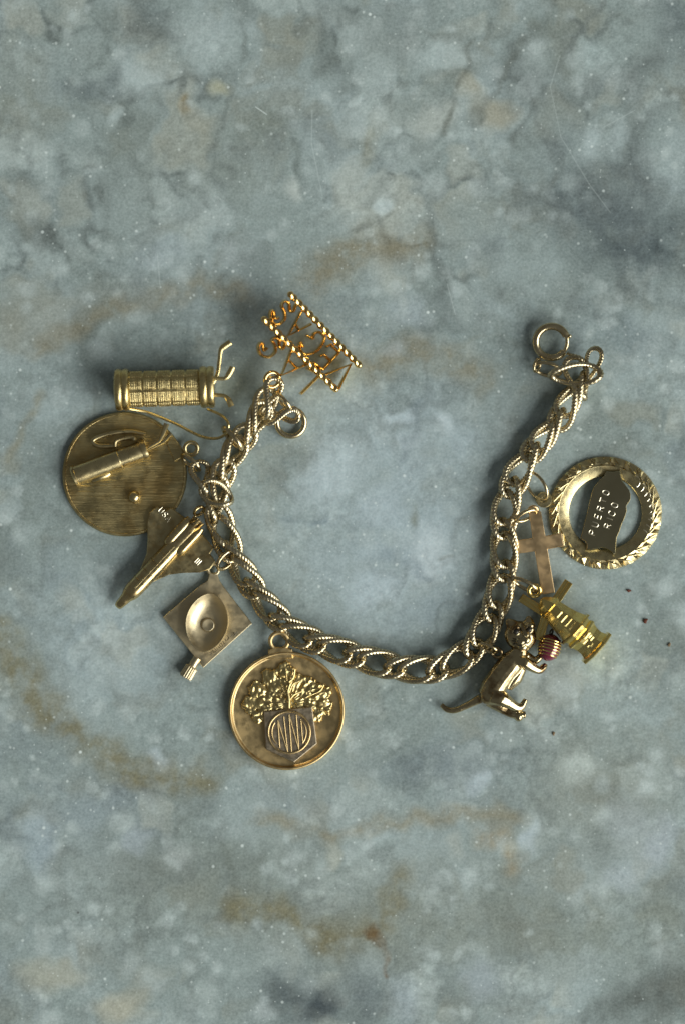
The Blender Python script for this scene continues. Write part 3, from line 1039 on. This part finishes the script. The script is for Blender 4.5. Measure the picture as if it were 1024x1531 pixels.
# ------------------------------------------------------------------ tree medal
md = thing('tree_medal_charm', 'round bronze gold medal with a raised tree and monogram shield', 'charm', 429, 1062)
MT = frame(429, 1062, 0.3, 0)
MB().lathe([(0, 0), (84, 0), (86, 2), (86.5, 8), (86.2, 12.2), (85.2, 13.6), (83.6, 14), (82.2, 13.2), (81.4, 10.2), (80.2, 8.6), (78, 8.2), (0, 8.6)], MT @ Matrix.Scale(1.025, 4, (0, 1, 0)), 120).build('medal_disc', 'medal', md, 50)


def zm(a, b):
    return (350 + a / 6.4, 970 + b / 6.4)


# crown relief as a height field
lobes = [((490, 210), 95), ((345, 275), 90), ((235, 400), 95), ((165, 530), 95), ((240, 640), 80), ((400, 390), 120), ((560, 330), 130), ((690, 370), 115),
         ((810, 430), 105), ((850, 540), 95), ((790, 620), 85), ((640, 480), 130), ((450, 500), 120), ((300, 530), 110), ((720, 520), 110), ((545, 210), 60), ((895, 400), 45)]
lobes = [(wp(*zm(*c)), r / 6.4) for c, r in lobes]
gx0, gx1, gy0, gy1, stp = 358, 502, 984, 1096, 0.9
nx, ny = int((gx1 - gx0) / stp), int((gy1 - gy0) / stp)
H = {}
for i in range(nx):
    for j in range(ny):
        q = wp(gx0 + i * stp, gy0 + j * stp)
        jag = 4.2 * noise.noise(q * 0.12) + 2.6 * noise.noise(q * 0.33 + Vector((5, 5, 5)))
        best = 0
        for c, r in lobes:
            d = (q - c).length + jag
            if d < r:
                e = math.sqrt(max(0, 1 - (d / r) ** 2))
                best = max(best, e * (3.6 + r * 0.11))
        if best > 0:
            d4 = noise.voronoi(q * 0.115)[0]
            leaf = (d4[1] - d4[0])
            th = math.atan2(q.y - wp(432, 1050).y, q.x - wp(432, 1050).x)
            rad = 0.5 + 0.5 * math.sin(th * 26 + 3 * noise.noise(q * 0.06))
            H[i, j] = 8.6 + 1.2 + best * 0.8 + 2.4 * min(1, leaf * 1.3) + 1.1 * rad + 1.3 * noise.noise(q * 0.13)
vid, vs, fs = {}, [], []
for (i, j), h in H.items():
    vid[i, j] = len(vs)
    inner = all((i + a, j + b) in H for a, b in ((1, 0), (-1, 0), (0, 1), (0, -1)))
    vs.append(wp(gx0 + i * stp, gy0 + j * stp, h if inner else 8.3))
for (i, j) in H:
    k = [(i, j), (i + 1, j), (i + 1, j + 1), (i, j + 1)]
    if all(q in vid for q in k):
        fs.append(tuple(vid[q] for q in k))
MB().add(vs, fs).build('tree_crown', 'tree', md, 180)
for pts, r in (([(530, 560), (530, 470), (520, 400), (540, 330)], 2.2), ([(530, 490), (580, 430), (650, 400)], 1.5), ([(535, 400), (570, 330), (630, 300)], 1.2),
               ([(525, 420), (480, 370), (440, 350)], 1.2), ([(530, 310), (570, 270), (585, 190)], 1.6), ([(510, 300), (500, 180)], 1.2), ([(700, 450), (820, 400), (860, 340)], 1.1)):
    MB().tube(spline([wp(*zm(a, b), 19.5 - 0.012 * abs(a - 530)) for a, b in pts], 6), r, 8).build('branch', 'tree', md)
MB().prism(out2([zm(285, 592), zm(750, 545), zm(795, 900), zm(578, 1078), zm(310, 955)]), 8.4, 17.5, ID, 1.3).build('shield', 'shield', md)
RC = zm(530, 790)
MB().ring(31, 1.8, frame(*RC, 18.0, 0)).build('monogram_ring', 'medal', md)


def z5(a, b):
    return (330 + a / 5.12, 930 + b / 5.12)


def bars(lst, r=1.05):
    mb = MB()
    for a, b in lst:
        mb.tube([wp(*z5(*a), 18), wp(*z5(*b), 18)], r, 8)
    return mb


bars([((440, 745), (455, 955)), ((485, 718), (515, 985)), ((440, 745), (515, 985))]).build('letter', 'medal', md)
bars([((525, 703), (545, 985)), ((580, 705), (600, 968)), ((525, 703), (600, 968))]).build('letter', 'medal', md)
lt = bars([((615, 738), (632, 925))])
lt.tube(arcpts(*RC, 25.5, -38, 46, 14, 18), 1.25, 8)
lt.build('letter', 'medal', md)
MB().tube(arcpts(*RC, 25.5, 146, 222, 14, 18), 1.1, 8).build('monogram_arc', 'medal', md)
MB().ring(13.2, 3.4, frame(418, 958, 12, 0, 14), sides=12).build('hanging_loop', 'medal', md)
MB().prism(out2([(401, 985), (402, 971), (410, 967), (428, 967), (437, 970), (439, 984)]), 3, 13, ID, 1.5).build('loop_base', 'medal', md)

# ------------------------------------------------------------------ round island charm
pr = thing('island_medallion_charm', 'open gold ring with faceted rim framing an island shaped name plate', 'charm', 904, 767)
RT = frame(904, 767, 0.3, 0)
MB().lathe([(54.5, 0.5), (82, 0), (83.5, 2), (83.5, 4), (72, 7.2), (70.5, 8.2), (69, 7.6), (56, 6.2), (54.5, 5), (54.5, 0.5)], RT, 120).build('ring_band', 'pring', pr, 40)
NF = 42
for k in range(28):
    a = 360 / 28 * k
    MB().tube([RT @ Vector(((71.5 + 11.5 * t) * math.cos(math.radians(a + 15 * math.sin(t * PI / 2))), (71.5 + 11.5 * t) * math.sin(math.radians(a + 15 * math.sin(t * PI / 2))), 8.6 - 3.2 * t * t)) for t in [q / 8 for q in range(9)]], 0.85, 6).build('rim_scallop', 'pring', pr)
for k in range(NF):
    a = 2 * PI * k / NF
    da = 2 * PI / NF
    mb = MB()
    r0, r1, rm = 71.5, 84.3, 78
    q = [(r0 * math.cos(a), r0 * math.sin(a), 6.6), (r1 * math.cos(a + da * .5), r1 * math.sin(a + da * .5), 3.4), (r0 * math.cos(a + da), r0 * math.sin(a + da), 6.6),
         ((rm + (3 if k % 2 else -2)) * math.cos(a + da * (.72 if k % 2 else .3)), (rm + (3 if k % 2 else -2)) * math.sin(a + da * (.72 if k % 2 else .3)), 8.4 + 0.9 * math.sin(k * 2.3)),
         (r1 * math.cos(a), r1 * math.sin(a), 3.2), (r1 * math.cos(a + da), r1 * math.sin(a + da), 3.2)]
    mb.add(q, [(0, 4, 1, 3), (3, 1, 5, 2), (0, 3, 2)], RT)
    mb.build('rim_facet', 'pring', pr, 0)
for k in range(11):
    a = 48 - 8 * k
    c = RT @ Vector((63 * math.cos(math.radians(a)), 63 * math.sin(math.radians(a)), 0))
    MB().tube([RT @ Vector((63 * math.cos(math.radians(a)) + 9 * math.cos(math.radians(t)), 63 * math.sin(math.radians(a)) + 9 * math.sin(math.radians(t)), 7.0)) for t in range(-60, 80, 10)], 0.8, 6).build('engraved_arc', 'letter', pr)


def zp(a, b):
    return (800 + a / 5.12, 670 + b / 5.12)


isl = [(535, 178), (590, 182), (640, 172), (646, 215), (655, 250), (672, 268), (690, 292), (712, 322), (722, 358), (720, 392), (705, 420), (688, 442), (692, 480), (680, 520), (664, 560), (650, 590), (640, 622), (628, 655),
       (614, 685), (610, 740), (604, 806), (590, 812), (570, 790), (540, 772), (500, 762), (460, 768), (420, 778), (384, 776), (388, 735), (375, 712), (338, 692), (352, 640), (372, 560), (392, 480), (410, 400), (425, 340), (440, 300), (480, 250), (515, 215)]
MB().prism(out2([zp(*q) for q in isl]), 8.6, 12.4, ID, 0.7).build('name_plate', 'plate', pr)
x0, y0 = zp(447, 668)
lettering(pr, 'PUERTO', frame(x0, y0, 12.7, 71.5), 9.8, 12.6, 0.95, 'letter')
x0, y0 = zp(562, 618)
lettering(pr, 'RICO', frame(x0, y0, 12.7, 71.5), 9.8, 12.9, 0.95, 'letter')
MB().lathe([(4, 2), (11, 2), (12, 3), (12, 6.5), (11, 7.5), (4.5, 7.5), (3.6, 6.5), (3.6, 2.4), (4, 2)], frame(812.5, 747, 0.4), 32).build('hanging_loop', 'pring', pr)
MB().ring(23, 2.4, frame(800, 727, 20, -58, 50), ry=17).build('jump_ring', 'ring', pr)

# ------------------------------------------------------------------ cross charm
cr = thing('cross_charm', 'flat rose gold cross tucked between the chain and the round island charm', 'charm', 805, 815)
CT = frame(805.5, 812, 17, -80.5, 4, -3)
o = [(-50, 3.5), (-46, 9), (-9.5, 9.6), (-10, 34), (10, 34), (10.5, 9.6), (76, 10), (76, -10), (10.5, -9.6), (10, -33), (-10, -33), (-9.5, -9.6), (-46, -9), (-50, -3.5)]
MB().prism(o, -2.6, 2.6, CT, 0.8).build('cross_plate', 'cross', cr)
MB().ring(6.5, 2.3, frame(795, 763, 20, 10, 30)).build('hanging_loop', 'cross', cr)
MB().ring(16, 2.6, frame(784, 771, 24, 25, 58), ry=11).build('jump_ring', 'ring', cr)

# ------------------------------------------------------------------ windmill charm
wm = thing('windmill_charm', 'shiny yellow gold windmill tower with crossed sails over the cross foot', 'charm', 855, 938)
WT = frame(817, 904, 32.5, -41.5, 0, -2) @ Matrix.Rotation(PI / 2, 4, 'Y') @ Matrix.Diagonal((1.06, 1.06, 0.88, 1))     # local z from cap to base


def octo(mb, prof, T, half=22.5, seg=8):
    return mb.lathe(prof, T @ Matrix.Rotation(math.radians(0), 4, 'Z'), seg)


octo(MB(), [(14.5, 4), (15.5, 8), (18, 26), (21, 42), (25, 54), (26.5, 58)], WT).build('tower', 'mill', wm, 0)
octo(MB(), [(25, 57), (29.5, 58.5), (30, 61.5), (25, 63)], WT).build('gallery', 'mill', wm, 0)
octo(MB(), [(25, 62), (23.5, 68), (26.5, 71), (27.2, 75), (24.5, 77.5), (22.5, 86), (22.5, 96), (25.5, 105)], WT).build('lower_storey', 'mill', wm, 0)
octo(MB(), [(25, 104), (29.5, 105.5), (30, 110.5), (28.5, 112), (0, 112)], WT).build('base_flange', 'mill', wm, 0)
octo(MB(), [(0, -17), (5, -15), (11, -8), (16, 0), (17.2, 4.5), (15, 6.5), (13, 6)], WT).build('cap', 'mill', wm, 25)
# course lines and windows on the facets facing up
def facet_bar(name, s, half, rad, w=1.2, off=0.0, rot=0):
    MB().tube([WT @ Vector((-rad, -half + off, s)), WT @ Vector((-rad, half + off, s))], w, 6).build(name, 'mill', wm)


facet_bar('course_line', 22, 5.2, 16.1)
facet_bar('course_line', 32, 6.0, 17.7)
facet_bar('course_line', 42, 6.6, 19.4)
facet_bar('course_line', 50, 7.2, 22)
for s, y0, y1 in ((80, -2, 9), (84, -8, -1), (84, 3, 8), (89, 2, 8), (93, -8, -5), (96, -4, 1), (99, -9, -6)):
    MB().tube([WT @ Vector((-21.5 - (0.8 if s > 95 else 0), y0, s)), WT @ Vector((-21.5 - (0.8 if s > 95 else 0), y1, s))], 1.15, 6).build('window_bar', 'mill', wm)
HUB = (816, 918)
for e, z0, z1 in (((849, 869), 9, 9), ((803, 956), 9, 6), ((777, 893), 9, 10), ((846, 955), 8, 6)):
    d = Vector((e[0] - HUB[0], -(e[1] - HUB[1])))
    T = frame(HUB[0], HUB[1], z0, math.degrees(math.atan2(d.y, d.x)))
    sl = MB()
    sl.box(d.length, 13, 2.4, T @ Matrix.Translation((d.length / 2, 0, 0)), 0.6)
    ob = sl.build('sail', 'mill', wm)
    for v in (-5.6, 5.6, 0):
        rb = MB().box(d.length - 8, 2.2, 3, T @ Matrix.Translation((d.length / 2 + 3.5, v, 2.2)), 0.5).build('sail_rib', 'mill', ob)
MB().lathe([(7, -7), (7, 2), (5, 5), (0, 6)], frame(*HUB, 10), 20).build('sail_hub', 'mill', wm)
MB().tube([wp(*HUB, 10), wp(818, 907, 30)], 4.5, 10).build('axle', 'mill', wm)
MB().ring(8.2, 3.3, frame(796.5, 882.5, 28, 10, 15), sides=12).build('hanging_loop', 'mill', wm)
MB().ring(18, 2.9, frame(783, 874, 26, -28, 62), ry=11).build('jump_ring', 'ring', wm)

# ------------------------------------------------------------------ cat charm
ct = thing('cat_charm', 'dark antiqued gold cat on its side reaching for a crimson striped ball', 'charm', 745, 1015)


def c5(a, b):
    return (650 + a / 5.12, 910 + b / 5.12)


def ell(mb, a, b, z, rx, ry, rz, ang=0):
    mb.ball(rx, ry, rz, frame(*c5(a, b), z, ang), 20, 12)


def limb(mb, pts, rs, n=5):
    q = spline([wp(*c5(a, b), z) for a, b, z in pts], n)
    m_ = len(rs) - 1
    rr = []
    for i in range(len(q)):
        t = i / (len(q) - 1) * m_
        k = min(int(t), m_ - 1)
        rr.append(rs[k] + (rs[k + 1] - rs[k]) * (t - k))
    mb.tube(q, rr, 14)


cb = MB()
limb(cb, [(375, 670, 17), (430, 610, 18), (500, 510, 19), (570, 420, 21), (625, 350, 24), (650, 290, 26)], [13, 19.5, 19, 19, 15, 11])
ell(cb, 430, 650, 19, 20, 15, 16, 20)
ell(cb, 590, 440, 19, 17, 14, 16, 45)
limb(cb, [(540, 590, 15), (600, 520, 17), (650, 440, 18)], [10, 13, 10])
ell(cb, 643, 203, 29, 24.5, 22.5, 18, -30)
ell(cb, 600, 235, 29, 11, 10, 13)
ell(cb, 690, 225, 29, 10, 10, 14)
ell(cb, 640, 243, 45, 7.5, 6.5, 6)
ell(cb, 680, 226, 45, 7, 6.5, 6)
ell(cb, 655, 282, 40, 8, 6, 6)
ell(cb, 600, 140, 41, 8, 5, 5, 20)
ell(cb, 708, 124, 40, 7, 5, 5, 10)
limb(cb, [(680, 200, 48), (660, 150, 46), (645, 105, 40)], [4.2, 4.0, 3.0])
for e in (((590, 130), (538, 78)), ((705, 130), (704, 52))):
    limb(cb, [(*e[0], 30), (*((e[0][0] + e[1][0]) / 2, (e[0][1] + e[1][1]) / 2), 33), (*e[1], 35)], [11, 8, 2.6])
limb(cb, [(375, 668, 15), (330, 690, 12), (290, 712, 10), (225, 745, 8), (150, 775, 7), (90, 770, 7), (45, 732, 8)], [8, 7, 6, 5.2, 4.8, 4.4, 3.4])
limb(cb, [(600, 380, 28), (670, 400, 32), (730, 440, 28), (790, 465, 22), (825, 440, 18), (842, 418, 17)], [11, 9.5, 7.2, 5.8, 5.2, 3.0])
limb(cb, [(650, 340, 18), (710, 370, 16), (760, 395, 15), (800, 360, 17)], [9, 7, 6, 5])
limb(cb, [(430, 655, 26), (500, 680, 27), (560, 715, 22), (610, 745, 17), (655, 745, 14), (690, 688, 13)], [14, 12, 9, 7.5, 6, 3.4])
limb(cb, [(420, 690, 12), (480, 735, 12), (540, 775, 10), (610, 805, 9), (690, 808, 9)], [12, 9.5, 7.5, 7, 5.2])
ell(cb, 635, 820, 10, 7, 8, 8)
cb.build('cat_body', 'cat', ct, 180, voxel=0.85, smoothing=5)
for a, b in ((605, 166), (703, 150)):
    e = MB()
    e.ball(4.6, 4.2, 3.4, frame(*c5(a, b), 45.8 if a < 650 else 45.0), 16, 10)
    e.build('eye', 'dark', ct)
    MB().ring(4.9, 0.9, frame(*c5(a, b), 46.4 if a < 650 else 45.6), seg=24, sides=6).build('eyelid', 'cat', ct)
MB().ball(3.2, 2.6, 2.4, frame(*c5(684, 192), 52.5), 12, 8).build('nose', 'cat', ct)
MB().tube([wp(*c5(690, 250), 49), wp(*c5(664, 258), 49.4), wp(*c5(640, 272), 49), wp(*c5(618, 270), 47)], 1.1, 6).build('mouth', 'dark', ct)
for k, (a, b) in enumerate((((620, 235), (575, 215)), ((620, 245), (572, 238)), ((625, 255), (580, 262)))):
    MB().tube([wp(*c5(*a), 49.5), wp(*c5((a[0] + b[0]) / 2, (a[1] + b[1]) / 2), 47.2), wp(*c5(*b), 42.5)], 0.8, 6).build('whisker', 'dark', ct)
yb = frame(819, 967, 22, 75)
ball = MB().ball(20.5, 17, 17, yb, 40, 24).build('yarn_ball', 'red', ct, 180)
for k, h in enumerate((-12.5, -8, -3.5, 1, 5.5, 9.5)):
    rr = math.sqrt(max(0, 1 - (h / 20.5) ** 2)) * 17
    T = yb @ Matrix.Translation((h, 0, 0)) @ Matrix.Rotation(PI / 2, 4, 'Y') @ Matrix.Rotation(math.radians(10), 4, 'Y')
    MB().ring(rr + 0.4, 1.15, T, seg=48, sides=8).build('yarn_strand', 'mill', ball)
for k in range(5):
    a = math.radians(120 + k * 25)
    MB().ball(1.3, 1.3, 1.3, yb @ Matrix.Translation((13.8, 13 * math.cos(a), 13 * math.sin(a) * 0.9 + 0.0))).build('yarn_bead', 'red', ball)
MB().ring(4, 1.4, frame(822, 944, 24, 75, 60)).build('ball_loop', 'dark', ct)
MB().ring(8, 2.6, frame(741, 975, 22, -35, 40), sides=12).build('hanging_loop', 'cat', ct)
MB().ring(14, 2.6, frame(728, 968, 22, -25, 60), ry=9).build('jump_ring', 'ring', ct)

# ------------------------------------------------------------------ crumbs on the marble
for i, (x, y, s, lb) in enumerate(((939, 883, 3.6, 'small rust red flake lying nearest the faceted island ring'),
                                   (964, 928, 4.2, 'ragged rust red flake lying beside the windmill tower, the largest crumb'),
                                   (1000, 964, 3.0, 'tiny tan crumb lying beyond the windmill base'),
                                   (827, 1097, 2.8, 'tiny tan crumb lying beside the cat hind feet'))):
    mb = MB()
    mb.ball(s, s * 0.7, s * 0.35, frame(x, y, s * 0.33, 30 * i), 14, 8)
    mb.v = [q + Vector((noise.noise(q * 0.4), noise.noise(q * 0.4 + Vector((9, 0, 0))), 0.2 * noise.noise(q * 0.5))) * s * 0.5 for q in mb.v]
    lo = min(q.z for q in mb.v)
    mb.v = [q - Vector((0, 0, lo)) for q in mb.v]
    o = mb.build('crumb', 'rust' if i < 2 else 'tan', None)
    o['label'], o['category'] = lb, 'crumb'
    o['group'] = 'crumbs on the marble'
